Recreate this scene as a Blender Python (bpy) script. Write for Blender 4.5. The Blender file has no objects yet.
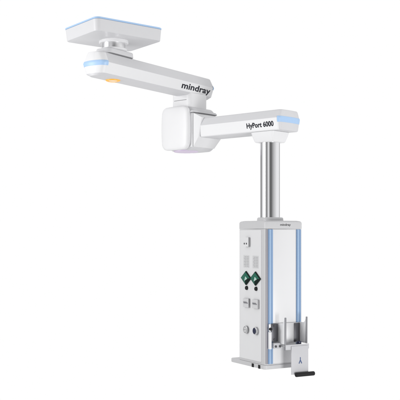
import bpy, bmesh, math
from mathutils import Matrix, Vector

scene = bpy.context.scene
COL = bpy.context.collection
PI = math.pi
ZC = 1.60                      # height of the camera above the ground

# ------------------------------------------------------------------ materials
def nodes_of(m):
    m.use_nodes = True
    nt = m.node_tree
    return nt, nt.nodes['Principled BSDF']

def mat(name, col, rough=0.4, metal=0.0, spec=0.5, noise=0.03, nscale=40.0, bump=0.0, coat=0.0,
        stretch=(1, 1, 1), emis=None, estr=0.0, rvar=0.06):
    m = bpy.data.materials.new(name)
    nt, b = nodes_of(m)
    L = nt.links
    tc = nt.nodes.new('ShaderNodeTexCoord')
    mp = nt.nodes.new('ShaderNodeMapping')
    mp.inputs['Scale'].default_value = stretch
    nz = nt.nodes.new('ShaderNodeTexNoise')
    nz.inputs['Scale'].default_value = nscale
    nz.inputs['Detail'].default_value = 4
    L.new(tc.outputs['Object'], mp.inputs['Vector'])
    L.new(mp.outputs['Vector'], nz.inputs['Vector'])
    cr = nt.nodes.new('ShaderNodeMix')
    cr.data_type = 'RGBA'
    cr.inputs[6].default_value = (*[c * (1 - noise) for c in col], 1)
    cr.inputs[7].default_value = (*[min(1, c * (1 + noise)) for c in col], 1)
    L.new(nz.outputs['Fac'], cr.inputs[0])
    L.new(cr.outputs[2], b.inputs['Base Color'])
    mr = nt.nodes.new('ShaderNodeMapRange')
    mr.inputs['To Min'].default_value = max(0.02, rough - rvar)
    mr.inputs['To Max'].default_value = rough + rvar
    L.new(nz.outputs['Fac'], mr.inputs['Value'])
    L.new(mr.outputs['Result'], b.inputs['Roughness'])
    b.inputs['Metallic'].default_value = metal
    b.inputs['Specular IOR Level'].default_value = spec
    b.inputs['Coat Weight'].default_value = coat
    if bump:
        bp = nt.nodes.new('ShaderNodeBump')
        bp.inputs['Strength'].default_value = bump
        bp.inputs['Distance'].default_value = 0.002
        nb = nt.nodes.new('ShaderNodeTexNoise')
        nb.inputs['Scale'].default_value = nscale * 6
        L.new(mp.outputs['Vector'], nb.inputs['Vector'])
        L.new(nb.outputs['Fac'], bp.inputs['Height'])
        L.new(bp.outputs['Normal'], b.inputs['Normal'])
    if emis:
        b.inputs['Emission Color'].default_value = (*emis, 1)
        b.inputs['Emission Strength'].default_value = estr
    return m

M = {}
M['white'] = mat('white_plastic', (0.77, 0.77, 0.78), 0.42, noise=0.01, bump=0.03, nscale=30)
M['arm_shade'] = mat('shaded_white_plastic', (0.63, 0.63, 0.645), 0.45, noise=0.012, bump=0.03, nscale=30)
M['pale'] = mat('pale_grey_plastic', (0.64, 0.64, 0.655), 0.45, noise=0.012, bump=0.03, nscale=30)
M['frame'] = mat('grey_painted_aluminium', (0.56, 0.56, 0.57), 0.45, noise=0.015, bump=0.04, nscale=60)
M['panel'] = mat('white_panel', (0.73, 0.73, 0.74), 0.34, noise=0.012, bump=0.06, nscale=9)
M['blue'] = mat('light_blue_plastic', (0.39, 0.575, 0.83), 0.38, noise=0.02)
M['rail'] = mat('blue_rail_plastic', (0.21, 0.33, 0.52), 0.4, noise=0.02)
M['rail_mid'] = mat('pale_blue_rail_plastic', (0.39, 0.54, 0.73), 0.35, noise=0.02)
M['steel'] = mat('polished_steel', (0.80, 0.80, 0.82), 0.11, metal=1.0, noise=0.03, nscale=60, stretch=(1, 1, 0.02), rvar=0.004)
M['satin'] = mat('satin_aluminium', (0.82, 0.82, 0.83), 0.28, metal=1.0, noise=0.02, nscale=60, stretch=(1, 1, 0.05))
M['bracket'] = mat('brushed_aluminium', (0.72, 0.72, 0.73), 0.4, metal=0.75, noise=0.03, nscale=80, stretch=(1, 1, 0.1))
M['bracket_pale'] = mat('pale_painted_metal', (0.80, 0.80, 0.81), 0.4, noise=0.02, nscale=60)
M['edge'] = mat('grey_metal_edge', (0.23, 0.23, 0.245), 0.45, metal=0.3, noise=0.04, nscale=60)
M['bracket_dark'] = mat('shaded_steel', (0.09, 0.09, 0.10), 0.4, metal=0.6, noise=0.05, nscale=50)
M['post'] = mat('mid_grey_aluminium', (0.31, 0.30, 0.33), 0.45, noise=0.02, nscale=60)
M['flap'] = mat('grey_painted_plate', (0.52, 0.52, 0.54), 0.5, noise=0.015, nscale=60)
M['black'] = mat('black_rubber', (0.008, 0.008, 0.009), 0.6, spec=0.3, noise=0.2, nscale=80, bump=0.2)
M['dark'] = mat('dark_grey_plastic', (0.06, 0.06, 0.065), 0.45, noise=0.1)
M['groove'] = mat('seam_grey', (0.20, 0.20, 0.21), 0.6, noise=0.05)
M['ink'] = mat('dark_ink', (0.016, 0.018, 0.026), 0.6, spec=0.2, noise=0.05)
M['ink_soft'] = mat('grey_ink', (0.22, 0.22, 0.24), 0.5, noise=0.05)
M['label'] = mat('grey_label', (0.60, 0.60, 0.61), 0.55, noise=0.02)
M['print'] = mat('pale_grey_print', (0.42, 0.42, 0.43), 0.55, noise=0.02)
M['green'] = mat('green_enamel', (0.006, 0.115, 0.072), 0.32, spec=0.25, noise=0.1)
M['green_dark'] = mat('shaded_green_plastic', (0.003, 0.013, 0.010), 0.45, spec=0.15, noise=0.1)
M['mint'] = mat('pale_mint_glint', (0.45, 0.62, 0.56), 0.3, noise=0.03)
M['navy'] = mat('navy_plastic', (0.012, 0.016, 0.05), 0.35, noise=0.1)
M['switch'] = mat('light_grey_switch', (0.62, 0.62, 0.63), 0.4, noise=0.02)
M['shade'] = mat('shaded_plastic', (0.30, 0.30, 0.31), 0.45, noise=0.03)
M['picto'] = mat('blue_print', (0.06, 0.10, 0.22), 0.5, noise=0.05)
M['orange'] = mat('orange_lamp', (0.86, 0.42, 0.05), 0.4, emis=(1.0, 0.45, 0.05), estr=0.22)
M['warm'] = mat('warm_diffuser', (0.82, 0.74, 0.66), 0.4, emis=(1.0, 0.80, 0.62), estr=0.12)
M['violet'] = mat('violet_diffuser', (0.68, 0.58, 0.74), 0.4, emis=(0.66, 0.42, 0.82), estr=0.02)

# ------------------------------------------------------------------ helpers
def new_bm():
    return bmesh.new()

def finish(bm, ang=32):
    bmesh.ops.remove_doubles(bm, verts=bm.verts, dist=1e-6)
    bmesh.ops.recalc_face_normals(bm, faces=bm.faces)
    for f in bm.faces:
        f.smooth = True
    lim = math.radians(ang)
    for e in bm.edges:
        if len(e.link_faces) == 2 and e.calc_face_angle(0) > lim:
            e.smooth = False

WORLD = {}
def obj(name, bm, mats, parent=None, frame=Matrix(), ang=32, normals=True):
    """links bm (in frame coordinates) as one mesh object, its origin at the middle of its bounds"""
    if normals:
        finish(bm, ang)
    xs = [v.co for v in bm.verts]
    c = Vector([(min(p[i] for p in xs) + max(p[i] for p in xs)) / 2 for i in range(3)])
    bmesh.ops.translate(bm, verts=bm.verts, vec=-c)
    me = bpy.data.meshes.new(name)
    bm.to_mesh(me)
    bm.free()
    for m in (mats if isinstance(mats, (list, tuple)) else [mats]):
        me.materials.append(m)
    o = bpy.data.objects.new(name, me)
    COL.objects.link(o)
    w = frame @ Matrix.Translation(c)
    if parent:
        o.parent = parent
        o.matrix_local = WORLD[parent].inverted() @ w
    else:
        o.matrix_world = w
    WORLD[o] = w
    return o

def thing(name, label, cat, loc, ang=0):
    o = bpy.data.objects.new(name, None)
    COL.objects.link(o)
    w = Matrix.Translation(loc) @ Matrix.Rotation(ang, 4, 'Z')
    o.matrix_world = w
    o.empty_display_size = 0.1
    o['label'] = label
    o['category'] = cat
    WORLD[o] = w
    return o

def outline(x0, x1, y0, y1, r, n=8, bulge0=0.0, bulge1=0.0, sub=10):
    """rounded rectangle, counter-clockwise, its short ends optionally bowed outwards"""
    pts = []
    r = max(1e-4, min(r, (x1 - x0) / 2 - 1e-4, (y1 - y0) / 2 - 1e-4))
    cs = [(x1 - r, y0 + r, -PI / 2), (x1 - r, y1 - r, 0), (x0 + r, y1 - r, PI / 2), (x0 + r, y0 + r, PI)]
    for k, (cx, cy, a0) in enumerate(cs):
        for i in range(n + 1):
            a = a0 + (PI / 2) * i / n
            pts.append([cx + r * math.cos(a), cy + r * math.sin(a)])
        nx = cs[(k + 1) % 4]
        a1 = a0 + PI / 2
        p = (cx + r * math.cos(a1), cy + r * math.sin(a1))
        q = (nx[0] + r * math.cos(nx[2]), nx[1] + r * math.sin(nx[2]))
        for i in range(1, sub):
            t = i / sub
            pts.append([p[0] + (q[0] - p[0]) * t, p[1] + (q[1] - p[1]) * t])
    cy, hw, mid = (y0 + y1) / 2, (y1 - y0) / 2, (x0 + x1) / 2
    for p in pts:
        d = 1 - ((p[1] - cy) / hw) ** 2
        wgt = max(0.0, min(1.0, (abs(p[0] - mid) - (x1 - x0) / 2 + r + 0.02) / (r + 0.02)))
        if p[0] > mid:
            p[0] += bulge1 * d * wgt
        else:
            p[0] -= bulge0 * d * wgt
    return [tuple(p) for p in pts]

def loft(bm, rings, cap0=True, cap1=True, mi=0, closed=True):
    """rings: lists of 3-D points of equal length"""
    vs = [[bm.verts.new(p) for p in r] for r in rings]
    n = len(vs[0])
    fs = []
    for a, b in zip(vs, vs[1:]):
        for i in range(n if closed else n - 1):
            j = (i + 1) % n
            fs.append(bm.faces.new((a[i], a[j], b[j], b[i])))
    if cap0:
        fs.append(bm.faces.new(list(reversed(vs[0]))))
    if cap1:
        fs.append(bm.faces.new(vs[-1]))
    for f in fs:
        f.material_index = mi
    return fs

def slab(bm, x0, x1, y0, y1, r, levels, n=8, b0=0, b1=0, mi=0, sub=10):
    """stack of rounded-rectangle rings; levels = [(z, inset), ...]"""
    rings = []
    for z, ins in levels:
        o = outline(x0 + ins, x1 - ins, y0 + ins, y1 - ins, max(0.004, r - ins * 0.5), n, b0, b1, sub)
        rings.append([(x, y, z) for x, y in o])
    return loft(bm, rings, mi=mi)

def box(bm, x0, x1, y0, y1, z0, z1, bev=0.0, mi=0, seg=2):
    g = bmesh.ops.create_cube(bm, size=1.0)
    vs = g['verts']
    for v in vs:
        v.co = Vector((x0 + (v.co.x + .5) * (x1 - x0), y0 + (v.co.y + .5) * (y1 - y0), z0 + (v.co.z + .5) * (z1 - z0)))
    fs = set(f for v in vs for f in v.link_faces)
    for f in fs:
        f.material_index = mi
    if bev:
        es = list(set(e for v in vs for e in v.link_edges))
        bmesh.ops.bevel(bm, geom=es, offset=bev, segments=seg, profile=0.5, affect='EDGES', clamp_overlap=True)

def lathe(bm, prof, n=64, centre=(0, 0, 0), axis='Z', mi=0, cap0=True, cap1=True):
    """prof = [(radius, height)]"""
    rings = []
    for r, h in prof:
        ring = []
        for i in range(n):
            a = 2 * PI * i / n
            c, s = r * math.cos(a), r * math.sin(a)
            if axis == 'Z':
                p = (c, s, h)
            elif axis == 'X':
                p = (-h, c, s)          # height grows towards -x
            else:
                p = (c, -h, s)          # height grows towards -y
            ring.append((p[0] + centre[0], p[1] + centre[1], p[2] + centre[2]))
        rings.append(ring)
    loft(bm, rings, cap0, cap1, mi)

def prism(bm, poly, a0, a1, axis, mi=0, bev=0.0):
    """poly extruded along an axis: 'X' takes (y,z), 'Y' takes (x,z), 'Z' takes (x,y)"""
    def p3(q, a):
        return (a, q[0], q[1]) if axis == 'X' else (q[0], a, q[1]) if axis == 'Y' else (q[0], q[1], a)
    fs = loft(bm, [[p3(q, a0) for q in poly], [p3(q, a1) for q in poly]], mi=mi)
    if bev:
        es = list(set(e for f in fs for e in f.edges))
        bmesh.ops.bevel(bm, geom=es, offset=bev, segments=2, profile=0.5, affect='EDGES', clamp_overlap=True)

def text_obj(name, s, m, parent, frame, origin, xdir, ydir, width, height, bold=0.02, shear=0.0, gap=0.0006):
    """flat lettering whose bounds start at origin and measure width x height along xdir, ydir"""
    cu = bpy.data.curves.new(name, 'FONT')
    cu.body = s
    cu.offset = bold
    cu.shear = shear
    cu.space_character = 1.0 + bold
    cu.resolution_u = 6
    to = bpy.data.objects.new(name, cu)
    COL.objects.link(to)
    dg = bpy.context.evaluated_depsgraph_get()
    dg.update()
    me = bpy.data.meshes.new_from_object(to.evaluated_get(dg))
    bpy.data.objects.remove(to)
    bpy.data.curves.remove(cu)
    bm = new_bm()
    bm.from_mesh(me)
    bpy.data.meshes.remove(me)
    xs = [v.co.x for v in bm.verts]
    ys = [v.co.y for v in bm.verts]
    x0, x1, y0, y1 = min(xs), max(xs), min(ys), max(ys)
    xd, yd = Vector(xdir).normalized(), Vector(ydir).normalized()
    nd = xd.cross(yd)
    o = Vector(origin) + nd * gap
    for v in bm.verts:
        v.co = o + xd * ((v.co.x - x0) / (x1 - x0) * width) + yd * ((v.co.y - y0) / (y1 - y0) * height)
    for f in bm.faces:
        f.material_index = 0
    return obj(name, bm, m, parent, frame, normals=False)

def frame_at(x, y, ang):
    return Matrix.Translation((x, y, ZC)) @ Matrix.Rotation(ang, 4, 'Z')

# ------------------------------------------------------------------ layout (metres; z is measured from the camera height)
PLATE_Y = (-0.590, 6.153)
JOINT = (-0.080, 6.925)
POLE = (0.498, 6.404)
A1 = math.atan2(0.832, 0.555)
A2 = math.atan2(-0.669, 0.743)
AC = math.atan2(0.4856, 0.8742)
AP = math.atan2(0.640, 0.768)
F1 = frame_at(*JOINT, A1)           # upper arm: x runs along the arm, the ceiling mount at -L1
F2 = frame_at(*JOINT, A2)           # lower arm: x runs to the pole
CA, CB = 0.309, 0.352               # column width and depth
NX, NY = 0.4497, 6.177
FC = frame_at(NX, NY, AC)           # column: near corner at the origin, +x along the right face, +y along the left face
FPOLE = frame_at(*POLE, AC)
FP = frame_at(*PLATE_Y, AP) @ Matrix.Translation((0, 0, 1.36)) @ Matrix.Rotation(math.radians(-2.0), 4, 'X') @ Matrix.Translation((0, 0, -1.36))
FT = frame_at(*PLATE_Y, A1)
L1 = 0.928

pend = thing('ceiling_pendant', 'white medical ceiling pendant with two jointed arms, steel pole and blue-edged service column',
             'medical pendant', (PLATE_Y[0], PLATE_Y[1], ZC + 1.41))

# ---- ceiling plate
hx, hy = 0.274, 0.203
bm = new_bm()
slab(bm, -hx, hx, -hy, hy, 0.038, [(1.3160, 0.0105), (1.3175, 0.0085), (1.3210, 0.0075), (1.393, 0.001), (1.3945, 0.003)], n=10)
plate = obj('ceiling_plate', bm, M['pale'], pend, FP)
bm = new_bm()
slab(bm, -hx, hx, -hy, hy, 0.038, [(1.3950, 0.004), (1.3960, -0.001), (1.4040, -0.001), (1.4065, 0.003)], n=10)
obj('edge_trim', bm, M['blue'], plate, FP)

# ---- ceiling tube
bm = new_bm()
lathe(bm, [(0.080, 1.258), (0.080, 1.302)], 96)
tube = obj('ceiling_tube', bm, M['satin'], pend, FT)
bm = new_bm()
lathe(bm, [(0.097, 1.299), (0.100, 1.302), (0.100, 1.3190)], 96)
obj('flange', bm, M['white'], tube, FT)
bm = new_bm()
lathe(bm, [(0.088, 1.250), (0.090, 1.2515), (0.090, 1.262), (0.087, 1.2645), (0.081, 1.265)], 96)
obj('flange', bm, M['white'], tube, FT)
bm = new_bm()
slab(bm, -0.125, 0.150, -0.070, 0.070, 0.035, [(1.2165, 0.0), (1.246, 0.002), (1.2500, 0.006)])
obj('pivot_block', bm, M['pale'], tube, FT)
bm = new_bm()
slab(bm, -0.115, 0.140, -0.066, 0.066, 0.03, [(1.2100, 0.0), (1.2160, 0.0)])
obj('dark_seam', bm, M['groove'], tube, FT)

# ---- arms
EX = 0.22                           # the ends of an arm lean less than its sides
def arm_rings(x0, x1, hw, r, zs, b0, b1, grow=0.0):
    rings = []
    for z, ins in zs:
        o = outline(x0 + ins * EX, x1 - ins * EX, -hw + ins, hw - ins, r, 8, b0, b1, 14)
        rings.append([(x, y, z) for x, y in o])
    return rings

def ins_at(prof, z):
    for (z0, i0), (z1, i1) in zip(prof, prof[1:]):
        if z0 <= z <= z1:
            return i0 + (i1 - i0) * (z - z0) / (z1 - z0)
    return prof[-1][1]

def end_band(x0, x1, hw, r, prof, b0, b1, za, zb, side, wrap, proud=0.0018):
    """strip round one end of an arm"""
    o0 = outline(x0, x1, -hw, hw, r, 8, b0, b1, 14)
    n = len(o0)
    zs = [za, za + 0.002, zb - 0.002, zb] + [z for z, _ in prof if za + 0.002 < z < zb - 0.002]
    zs.sort()
    lim = (x1 - wrap) if side > 0 else (x0 + wrap)
    keep = [i for i in range(n) if (o0[i][0] > lim if side > 0 else o0[i][0] < lim)]
    # make the run of indices contiguous
    brk = next((k for k in range(1, len(keep)) if keep[k] != keep[k - 1] + 1), None)
    if brk:
        keep = keep[brk:] + keep[:brk]
    bm = new_bm()
    rings = []
    for z in zs:
        ins = ins_at(prof, z)
        e = proud if (za < z < zb) else -0.001
        o = outline(x0 + ins * EX - e, x1 - ins * EX + e, -hw + ins - e, hw - ins + e, r, 8, b0, b1, 14)
        rings.append([(o[i][0], o[i][1], z) for i in keep])
    loft(bm, rings, False, False, closed=False)
    return bm

# upper arm
P1 = [(1.052, 0.052), (1.0675, 0.023), (1.0695, 0.021), (1.134, 0.001), (1.138, 0.0), (1.142, 0.0015), (1.205, 0.030), (1.2105, 0.038)]
x0, x1, hw, r = -L1 - 0.200, 0.203, 0.103, 0.030
bm = new_bm()
rr = arm_rings(x0, x1, hw, r, P1, 0.025, 0.012)
loft(bm, rr)
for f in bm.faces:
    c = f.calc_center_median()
    # shading painted in: upper half of the long sides and the underside are greyer
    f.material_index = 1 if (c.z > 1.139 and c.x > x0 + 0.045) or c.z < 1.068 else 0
arm1 = obj('upper_arm', bm, [M['white'], M['arm_shade']], pend, F1, ang=14)
obj('end_band', end_band(x0, x1, hw, r, P1, 0.025, 0.012, 1.116, 1.152, -1, 0.050), M['blue'], arm1, F1)
obj('end_band', end_band(x0, x1, hw, r, P1, 0.025, 0.012, 1.122, 1.154, 1, 0.034), M['blue'], arm1, F1)
bm = new_bm()
lathe(bm, [(0.030, 1.0516), (0.0310, 1.0470), (0.035, 1.0440), (0.043, 1.0435), (0.048, 1.0460), (0.050, 1.0495), (0.050, 1.0525)], 64, (-L1, 0, 0), cap1=False)
lamp = obj('indicator_light', bm, M['orange'], arm1, F1)
bm = new_bm()
lathe(bm, [(0.022, 1.0455), (0.0305, 1.0465), (0.0305, 1.0525)], 64, (-L1, 0, 0))
obj('diffuser', bm, M['warm'], arm1, F1)
up1 = (0, -0.0200, 0.0645)
text_obj('lettering', 'mindray', M['ink'], arm1, F1, (-0.236, -(hw - 0.0207), 1.0705), (1, 0, 0), up1, 0.384, 0.061, bold=0.026)

# ---- neck and joint housing
bm = new_bm()
slab(bm, -0.095, 0.096, -0.104, 0.104, 0.03, [(0.945, 0.0), (1.0670, 0.0)])
neck = obj('arm_neck', bm, M['white'], pend, F2)
bm = new_bm()
box(bm, -0.0640, 0.064, -0.1046, -0.080, 1.0150, 1.0185)
obj('dark_seam', bm, M['groove'], neck, F2)

def squircle(hx, z0, z1, r, y, bow=0.0, cx=0.0):
    o = outline(-hx, hx, z0, z1, r, 12, bow, bow, 8)
    zc, hz = (z0 + z1) / 2, (z1 - z0) / 2
    return [(x + cx, y, z + (bow * 0.5 * (1 - (x / (hx + bow)) ** 2) * (1 if z > zc else -1) * min(1, abs(z - zc) / hz) ** 2)) for x, z in o]

bm = new_bm()
J0, J1, JH = 0.635, 0.962, 0.143
rings = []
for y, ins in [(-0.126, 0.026), (-0.122, 0.020), (-0.100, 0.003), (-0.085, 0.0), (0.130, 0.002), (0.150, 0.010), (0.158, 0.028)]:
    rings.append(squircle(JH - ins, J0 + ins, J1 - ins, 0.062, y, 0.006))
loft(bm, rings)
joint = obj('joint_housing', bm, M['pale'], pend, F2, ang=40)
bm = new_bm()
rings = []
for y, ins in [(-0.1235, 0.004), (-0.126, 0.0), (-0.146, 0.001), (-0.152, 0.004), (-0.156, 0.010), (-0.1585, 0.020), (-0.1610, 0.05), (-0.1625, 0.09)]:
    rings.append(squircle(0.1300 - ins, J0 + 0.006 + ins, J1 - ins, 0.040, y, 0.011, -0.0165))
loft(bm, rings)
obj('side_cover', bm, M['white'], joint, F2, ang=50)
bm = new_bm()
lathe(bm, [(0.060, 0.6295), (0.075, 0.6270), (0.088, 0.6270), (0.094, 0.630), (0.094, 0.640)], 64, (-0.01, -0.030, 0))
obj('glow_ring', bm, M['violet'], joint, F2)

# flared root between the housing and the lower arm
P2 = [(0.722, 0.022), (0.727, 0.015), (0.801, 0.001), (0.805, 0.0), (0.809, 0.001), (0.857, 0.018), (0.863, 0.026)]
hw2 = 0.128
bm = new_bm()
loft(bm, [[(0.100, -0.119, 0.655), (0.100, -0.119, 0.908), (0.100, 0.119, 0.908), (0.100, 0.119, 0.655)],
          [(0.1478, -0.119, 0.655), (0.1478, -0.119, 0.908), (0.1478, 0.119, 0.908), (0.1478, 0.119, 0.655)],
          [(0.205, -0.127, 0.7215), (0.242, -0.1305, 0.866), (0.242, 0.1305, 0.866), (0.205, 0.127, 0.7215)]])
root = obj('arm_root', bm, M['white'], joint, F2, ang=8)
bm = new_bm()
box(bm, 0.128, 0.1530, -0.124, 0.140, 0.9085, 0.9135)  # dark strip draws the seam and paints in the overhang shadow
box(bm, 0.1425, 0.1468, -0.1202, -0.1180, 0.655, 0.9080)
obj('dark_seam', bm, M['groove'], joint, F2)
bm = new_bm()
slab(bm, 0.100, 0.156, -0.130, 0.150, 0.012, [(0.9140, 0.001), (0.916, 0.0), (0.921, 0.002), (0.930, 0.010)])
obj('hood', bm, M['pale'], joint, F2)

# lower arm
x0, x1 = 0.20, 0.952
bm = new_bm()
loft(bm, arm_rings(x0, x1, hw2, 0.022, P2, 0.0, 0.012))
for f in bm.faces:
    c = f.calc_center_median()
    f.material_index = 1 if (c.z > 0.806 or c.z < 0.7225 or c.x > x1 - 0.012) else 0  # shading put into the colour: upper, bottom and end faces greyer
arm2 = obj('lower_arm', bm, [M['white'], M['pale']], pend, F2, ang=14)
obj('end_band', end_band(x0, x1, hw2, 0.022, P2, 0.0, 0.012, 0.774, 0.817, 1, 0.020), M['blue'], arm2, F2)
text_obj('lettering', 'HyPort 6000', M['ink'], arm2, F2, (0.661, -(hw2 - 0.0130), 0.7375), (1, 0, 0), (0, -0.014, 0.074), 0.240, 0.049, bold=0.038)
bm = new_bm()
slab(bm, 0.778 - 0.103, 0.778 + 0.103, -0.100, 0.100, 0.02,
     [(0.648, 0.030), (0.651, 0.024), (0.658, 0.020), (0.694, 0.007), (0.7205, 0.0)])
obj('pole_socket', bm, M['white'], arm2, F2, ang=40)

# ---- pole
bm = new_bm()
lathe(bm, [(0.0715, 0.118), (0.0715, 0.6475)], 128)
obj('pole', bm, M['steel'], pend, FPOLE)

# ---- service column
ZB, ZT = -0.902, 0.036
bm = new_bm()
slab(bm, 0, CA, 0, CB, 0.018, [(ZB, 0.0), (ZT - 0.0015, 0.0)], n=8)
body = obj('service_column', bm, M['frame'], pend, FC)

bm = new_bm()
slab(bm, -0.002, CA + 0.002, -0.002, CB + 0.002, 0.02,
     [(ZT, 0.0015), (ZT + 0.0015, 0.0), (0.076, 0.0), (0.084, 0.003), (0.089, 0.010), (0.093, 0.03)], n=8)
cap = obj('column_cap', bm, M['frame'], pend, FC)
text_obj('lettering', 'mindray', M['dark'], cap, FC, (0.120, -0.0025, 0.0525), (1, 0, 0), (0, 0, 1), 0.088, 0.020, bold=0.02)
bm = new_bm()
slab(bm, CA / 2 - 0.084, CA / 2 + 0.084, CB / 2 - 0.084, CB / 2 + 0.084, 0.055, [(0.088, 0.0), (0.112, 0.003), (0.1175, 0.008)])
obj('pole_collar', bm, M['frame'], cap, FC)

# left panel
bm = new_bm()
prism(bm, [(y, z) for y, z in outline(0.052, 0.330, -0.885, 0.028, 0.006, 3)], 0.0, -0.003, 'X')
panel_l = obj('outlet_panel', bm, M['panel'], pend, FC)
# right face
bm = new_bm()
box(bm, 0.0585, 0.2515, -0.0030, 0.001, -0.893, 0.030, 0.001)
obj('front_panel', bm, M['panel'], pend, FC)

bm = new_bm()
box(bm, 0.0030, 0.0184, -0.0030, 0.001, -0.894, 0.0320, 0.001)
obj('corner_post', bm, M['post'], pend, FC)

def rail(xa):
    w = 0.039
    bm = new_bm()
    prof = [(0, 0.002), (0, -0.005), (0.002, -0.0065), (0.0085, -0.0065), (0.0095, -0.0045), (0.0215, -0.0045), (0.0225, -0.0065), (0.037, -0.0065), (w, -0.005), (w, 0.002)]
    loft(bm, [[(xa + p, q, -0.894) for p, q in prof], [(xa + p, q, 0.032) for p, q in prof]])
    o = obj('corner_rail', bm, M['rail'], pend, FC)
    bm = new_bm()
    box(bm, xa + 0.0105, xa + 0.0205, -0.0070, -0.0035, -0.8935, 0.0315, 0.001)
    obj('rail_insert', bm, M['rail_mid'], o, FC)
rail(0.0190)
rail(0.2545)

# base plate
bm = new_bm()
slab(bm, -0.010, CA + 0.004, -0.004, CB + 0.100, 0.020, [(-0.931, 0.003), (-0.928, 0.0), (-0.906, 0.0), (-0.903, 0.003)])
base = obj('base_plate', bm, M['frame'], pend, FC)
for s in (0.145, 0.062):
    bm = new_bm()
    slab(bm, -0.0145, -0.008, s - 0.012, s + 0.012, 0.003, [(-0.931, 0.0), (-0.906, 0.0)], n=3, sub=2)
    obj('rubber_plug', bm, M['black'], base, FC)

# ---- things on the left panel; (y, z) on the plane x = -0.003
FX = 900.0
def on_left(u, v, x=-0.003):
    """metres along and up the left face, from a measurement in the photograph"""
    t = (u - 200) / FX
    y = (NX + 0.8742 * x - t * (NY + 0.4856 * x)) / (0.4856 + t * 0.8742)
    Y = NY + 0.4856 * x + 0.8742 * y
    return y, (234 - v) / FX * Y

def plate_box(name, y, z, w, h, th, mface, parent, mi2=None):
    bm = new_bm()
    prism(bm, outline(y - w / 2, y + w / 2, z - h / 2, z + h / 2, 0.004, 3, sub=2), -0.0025, -0.003 - th, 'X')
    for f in bm.faces:
        c = f.calc_center_median()
        f.material_index = 0 if c.x < -0.0029 - th * 0.9 else 1  # side walls darker than the face, their shade put into the colour
    return obj(name, bm, [mface, M['shade']], parent, FC)

# power socket at the top
y, z = on_left(246.1, 242.0, -0.019)
sk = plate_box('power_socket', y, z, 0.060, 0.066, 0.016, M['panel'], pend)
for du in (-1.05, 1.05):
    yy, zz = on_left(245.4 + du, 243.6, -0.019)
    bm = new_bm()
    lathe(bm, [(0.0065, -0.001), (0.0065, 0.0015)], 16, (-0.019, yy, zz), 'X')
    obj('socket_hole', bm, M['dark'], sk, FC)

# grey label plates with fine lettering rows
for (u, v) in ((246.4, 261.4), (255.6, 262.0)):
    y, z = on_left(u, v)
    bm = new_bm()
    prism(bm, outline(y - 0.038, y + 0.038, z - 0.044, z + 0.044, 0.003, 3, sub=2), -0.0025, -0.0042, 'X')
    lb = obj('label_plate', bm, M['label'], pend, FC)
    bm = new_bm()
    for k in range(7):
        zz = z + 0.033 - k * 0.011
        for a, b in ((-0.031, -0.004), (0.003, 0.022 + 0.008 * (k % 2))):
            box(bm, -0.0052, -0.0040, y + a, y + b, zz - 0.0022, zz + 0.0022)
    obj('print_rows', bm, M['print'], lb, FC)

# diamond gas outlets with a release button below each
for (u, v, bu, bv) in ((245.9, 278.0, 246.2, 287.9), (255.3, 278.6, 255.6, 288.8)):
    y, z = on_left(u, v, -0.009)
    a, h = 0.066, 0.0495
    bm = new_bm()
    dm = lambda k, x: [(x, y - a * k, z), (x, y, z + h * k), (x, y + a * k, z), (x, y, z - h * k)]
    loft(bm, [dm(1.0, -0.0025), dm(1.0, -0.011), dm(0.96, -0.013)])
    g = obj('gas_outlet', bm, M['green_dark'], pend, FC, ang=10)
    bm = new_bm()
    loft(bm, [dm(0.88, -0.0125), dm(0.85, -0.0145), dm(0.26, -0.0205), dm(0.20, -0.0210)])
    for f in bm.faces:
        c = f.calc_center_median()
        f.material_index = 1 if (c.y < y - a * 0.1 and c.z < z - h * 0.1) else 0  # lower right facet darker, its shade painted in
    obj('outlet_face', bm, [M['green'], M['green_dark']], g, FC, ang=10)
    bm = new_bm()
    prism(bm, [(y + 0.000, z - 0.019), (y - 0.036, z - 0.003), (y - 0.012, z + 0.012)], -0.0180, -0.0235, 'X', bev=0.001)  # highlight put in as a pale raised triangle
    obj('outlet_glint', bm, M['mint'], g, FC, ang=10)
    y, z = on_left(bu, bv, -0.010)
    bm = new_bm()
    lathe(bm, [(0.0145, -0.0005), (0.0145, 0.007), (0.0125, 0.0105), (0.008, 0.0125)], 32, (-0.003, y, z), 'X')
    obj('release_button', bm, M['black'], pend, FC)

# two switches
for (u, v) in ((246.4, 302.8), (255.5, 304.0)):
    y, z = on_left(u - 0.7, v, -0.017)
    s = plate_box('switch_plate', y, z, 0.074, 0.063, 0.014, M['switch'], pend)
    bm = new_bm()
    box(bm, -0.0205, -0.0165, y - 0.026, y + 0.026, z - 0.004, z + 0.003, 0.001)
    box(bm, -0.0205, -0.0165, y - 0.012, y + 0.030, z + 0.0035, z + 0.008, 0.001)
    obj('switch_key', bm, M['ink_soft'], s, FC)

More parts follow.
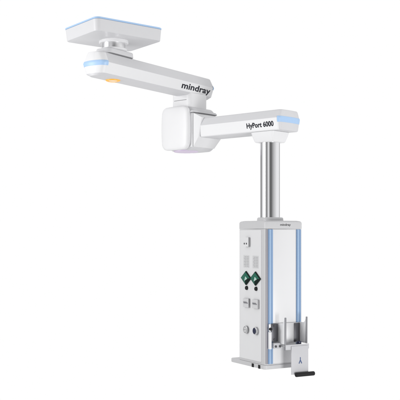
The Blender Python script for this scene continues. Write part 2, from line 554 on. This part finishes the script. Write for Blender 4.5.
# two round sockets
for k, (u, v) in enumerate(((246.0, 329.6), (255.6, 331.0))):
    y, z = on_left(u - 0.7, v, -0.018)
    bm = new_bm()
    lathe(bm, [(0.0275, -0.0005), (0.0275, 0.012), (0.026, 0.014)], 48, (-0.003, y, z), 'X')
    c = obj('round_socket', bm, M['shade'], pend, FC)  # dark wall: the shaded side is put into the colour
    bm = new_bm()
    lathe(bm, [(0.0265, 0.0135), (0.0265, 0.0165), (0.024, 0.0185), (0.019, 0.0185), (0.017, 0.0145)], 48, (-0.003, y, z), 'X')
    obj('socket_rim', bm, M['satin'], c, FC)
    bm = new_bm()
    if k == 0:
        lathe(bm, [(0.0165, 0.012), (0.0165, 0.0165), (0.015, 0.0175)], 32, (-0.003, y, z), 'X')
        obj('socket_face', bm, M['switch'], c, FC)
        bm = new_bm()
        lathe(bm, [(0.005, 0.015), (0.005, 0.0195)], 16, (-0.003, y, z), 'X')
        obj('socket_pin', bm, M['shade'], c, FC)
        c['label'] = 'round socket with a pale grey face'
    else:
        lathe(bm, [(0.0215, 0.012), (0.0215, 0.0185), (0.020, 0.0195)], 32, (-0.003, y + 0.003, z), 'X')
        obj('socket_face', bm, M['navy'], c, FC)
        c['label'] = 'round socket with a dark navy hole'

# ------------------------------------------------------------------ bracket clamped on the front face
FBR = FC
org = FC @ Vector((0.18, -0.05, -0.95))
br = thing('rail_bracket', 'brushed metal cradle bracket with hanging flap and black bar, clamped to the column rails', 'bracket',
           org, AC)
# side plates, their outer edge rising in a curve
def side_plate(xa, xb, ztop, zbot, zpeak, d):
    poly = [(-0.012, zbot), (-0.012, ztop), (-d * 0.55, ztop)]
    for i in range(1, 7):
        t = i / 6
        poly.append((-d * 0.55 - (d * 0.37) * t, ztop + (zpeak - 0.004 - ztop) * t ** 2.6))
    poly += [(-d * 0.945, zpeak), (-d, zpeak), (-d, zbot)]
    bm = new_bm()
    prism(bm, poly, xa, xb, 'X', bev=0.001)
    return bm
sp1 = obj('side_plate', side_plate(0.0950, 0.1000, -0.618, -0.755, -0.574, 0.100), M['bracket_pale'], br, FBR)
sp2 = obj('side_plate', side_plate(0.2730, 0.2850, -0.614, -0.755, -0.574, 0.100), M['bracket_pale'], br, FBR)
for pa, xa, xb, zb in ((sp1, 0.0925, 0.1030, -0.795), (sp2, 0.2700, 0.2790, -0.755)):
    bm = new_bm()
    box(bm, xa, xb, -0.1035, -0.0925, zb, -0.571, 0.002)
    obj('edge_strip', bm, M['edge'], pa, FBR)
bm = new_bm()
box(bm, 0.1005, 0.2725, -0.0160, -0.0115, -0.755, -0.617, 0.001)
obj('back_plate', bm, M['bracket'], br, FBR)
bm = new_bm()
box(bm, 0.226, 0.2715, -0.0205, -0.0165, -0.752, -0.620, 0.0015)  # dark strip painted in for the shade beside the right side plate
obj('shade_strip', bm, M['bracket_dark'], br, FBR)
bm = new_bm()
slab(bm, 0.1005, 0.2725, -0.0985, -0.0165, 0.003, [(-0.772, 0.0), (-0.7665, 0.0)], n=3, sub=2)
obj('tray_floor', bm, M['bracket'], br, FBR)
bm = new_bm()
box(bm, 0.0955, 0.2900, -0.1060, -0.1005, -0.792, -0.757, 0.0015)
obj('front_lip', bm, M['flap'], br, FBR)
bm = new_bm()
lathe(bm, [(0.016, -0.7660), (0.016, -0.745), (0.013, -0.742)], 32, (0.236, -0.062, 0))
obj('locking_knob', bm, M['navy'], br, FBR)
# clamp on the left-hand rail
bm = new_bm()
box(bm, 0.0380, 0.0905, -0.0180, -0.0095, -0.742, -0.617, 0.004)
cl = obj('clamp_plate', bm, M['bracket_dark'], br, FBR)
for z in (-0.632, -0.725):
    bm = new_bm()
    lathe(bm, [(0.006, 0.017), (0.006, 0.0215), (0.004, 0.023)], 20, (0.060, 0, z), 'Y')
    obj('bolt', bm, M['dark'], cl, FBR)
bm = new_bm()
box(bm, 0.0150, 0.0310, -0.0300, -0.0095, -0.790, -0.672, 0.002)
jaw = obj('clamp_jaw', bm, M['white'], br, FBR)
bm = new_bm()
box(bm, 0.0170, 0.0310, -0.0240, -0.0095, -0.670, -0.618, 0.002)
obj('jaw_hook', bm, M['bracket'], jaw, FBR)
bm = new_bm()
lathe(bm, [(0.010, 0.020), (0.010, 0.034), (0.008, 0.036)], 24, (0.0240, 0, -0.652), 'Y')
obj('clamp_screw', bm, M['black'], jaw, FBR)
bm = new_bm()
box(bm, 0.0420, 0.0940, -0.0480, -0.0100, -0.785, -0.748, 0.003)
ft = obj('clamp_foot', bm, M['flap'], br, FBR)
for x in (0.052, 0.086):
    bm = new_bm()
    lathe(bm, [(0.008, 0.046), (0.008, 0.053), (0.006, 0.055)], 20, (x, 0, -0.770), 'Y')
    obj('bolt', bm, M['dark'], ft, FBR)
# hanging flap
bm = new_bm()
box(bm, 0.138, 0.279, -0.1130, -0.1065, -0.962, -0.768, 0.002)
flap = obj('front_flap', bm, M['flap'], br, FBR)
bm = new_bm()
yy = -0.1131
def stroke(x0, z0, x1, z1, w):
    d = Vector((x1 - x0, z1 - z0)).normalized()
    nx, nz = -d.y * w / 2, d.x * w / 2
    loft(bm, [[(x0 + nx, q, z0 + nz), (x1 + nx, q, z1 + nz), (x1 - nx, q, z1 - nz), (x0 - nx, q, z0 - nz)] for q in (-0.1128, -0.1142)])
stroke(0.2110, -0.846, 0.2110, -0.868, 0.0060)
stroke(0.2095, -0.868, 0.2000, -0.889, 0.0070)
stroke(0.2125, -0.868, 0.2225, -0.889, 0.0070)
obj('pictogram', bm, M['picto'], flap, FBR)
bm = new_bm()
lathe(bm, [(0.0105, -0.160), (0.0140, -0.163), (0.0150, -0.167), (0.0150, -0.310), (0.0140, -0.314), (0.0105, -0.317)], 32, (0, -0.1285, -0.962), 'X')
obj('grip_bar', bm, M['black'], br, FBR)

# ------------------------------------------------------------------ light: white world with invented reflection bands
w = bpy.data.worlds.new('World')
scene.world = w
w.use_nodes = True
nt = w.node_tree
L = nt.links
bg = nt.nodes['Background']
tc = nt.nodes.new('ShaderNodeTexCoord')
sp = nt.nodes.new('ShaderNodeSeparateXYZ')
L.new(tc.outputs['Generated'], sp.inputs[0])
neg = nt.nodes.new('ShaderNodeMath'); neg.operation = 'MULTIPLY'; neg.inputs[1].default_value = -1
L.new(sp.outputs['Y'], neg.inputs[0])
at = nt.nodes.new('ShaderNodeMath'); at.operation = 'ARCTAN2'
L.new(sp.outputs['X'], at.inputs[0]); L.new(neg.outputs[0], at.inputs[1])
mr = nt.nodes.new('ShaderNodeMapRange')
mr.inputs['From Min'].default_value = -PI; mr.inputs['From Max'].default_value = PI
L.new(at.outputs[0], mr.inputs['Value'])
rp = nt.nodes.new('ShaderNodeValToRGB')  # invented light and dark bands, shaped for the pole's reflections
stops = [(-180, 1.0), (-150, 1.0), (-142, 0.36), (-112, 0.36), (-100, 1.0), (-64, 1.0), (-52, 0.33), (-36, 0.30),
         (-27, 0.86), (-16, 0.88), (-6, 0.16), (12, 0.15), (32, 0.48), (56, 0.76), (80, 1.0), (120, 1.0),
         (132, 0.42), (142, 0.45), (150, 1.0), (180, 1.0)]
el = rp.color_ramp.elements
while len(el) > 1:
    el.remove(el[-1])
for k, (a, v) in enumerate(stops):
    p = (a + 180) / 360
    e = el[0] if k == 0 else el.new(p)
    e.position = p
    e.color = (v, v, v, 1)
L.new(mr.outputs['Result'], rp.inputs['Fac'])
# above and below the reflection bands: even tones, darker below
ab = nt.nodes.new('ShaderNodeMath'); ab.operation = 'ABSOLUTE'
L.new(sp.outputs['Z'], ab.inputs[0])
m2 = nt.nodes.new('ShaderNodeMapRange')
m2.inputs['From Min'].default_value = 0.45; m2.inputs['From Max'].default_value = 0.75
L.new(ab.outputs[0], m2.inputs['Value'])
mx = nt.nodes.new('ShaderNodeMix'); mx.data_type = 'RGBA'
fl = nt.nodes.new('ShaderNodeMix'); fl.data_type = 'RGBA'
fl.inputs[6].default_value = (0.68, 0.68, 0.69, 1)
fl.inputs[7].default_value = (0.90, 0.90, 0.91, 1)
gt = nt.nodes.new('ShaderNodeMath'); gt.operation = 'GREATER_THAN'; gt.inputs[1].default_value = 0
L.new(sp.outputs['Z'], gt.inputs[0]); L.new(gt.outputs[0], fl.inputs[0])
L.new(fl.outputs[2], mx.inputs[7])
L.new(m2.outputs['Result'], mx.inputs[0])
L.new(rp.outputs['Color'], mx.inputs[6])
L.new(mx.outputs[2], bg.inputs['Color'])
bg.inputs['Strength'].default_value = 1.0

def softbox(name, loc, target, size, watts, col=(1, 1, 1)):
    l = bpy.data.lights.new(name, 'AREA')
    l.shape = 'RECTANGLE'
    l.size, l.size_y = size
    l.energy = watts
    l.color = col
    o = bpy.data.objects.new(name, l)
    COL.objects.link(o)
    o.location = loc
    o.rotation_euler = (Vector(target) - Vector(loc)).to_track_quat('-Z', 'Y').to_euler()
    return o
softbox('softbox_lamp', (-3.9, 4.9, ZC + 0.75), (0, 6.5, ZC + 0.75), (1.5, 1.9), 82)
softbox('softbox_lamp', (3.4, 1.5, ZC - 1.7), (-0.2, 6.5, ZC + 1.1), (1.8, 1.8), 180)

# ------------------------------------------------------------------ camera
cd = bpy.data.cameras.new('camera')
cam = bpy.data.objects.new('camera', cd)
COL.objects.link(cam)
cam.location = (0, 0, ZC)
cam.rotation_euler = (PI / 2, 0, 0)
cd.sensor_width = 36
cd.lens = 36 * 900 / 400
cd.shift_y = 34 / 400
cd.clip_start = 0.05
cd.clip_end = 200
scene.camera = cam

scene.render.engine = 'CYCLES'
scene.view_settings.view_transform = 'Standard'
scene.view_settings.look = 'None'
scene.view_settings.exposure = 0
scene.view_settings.gamma = 1
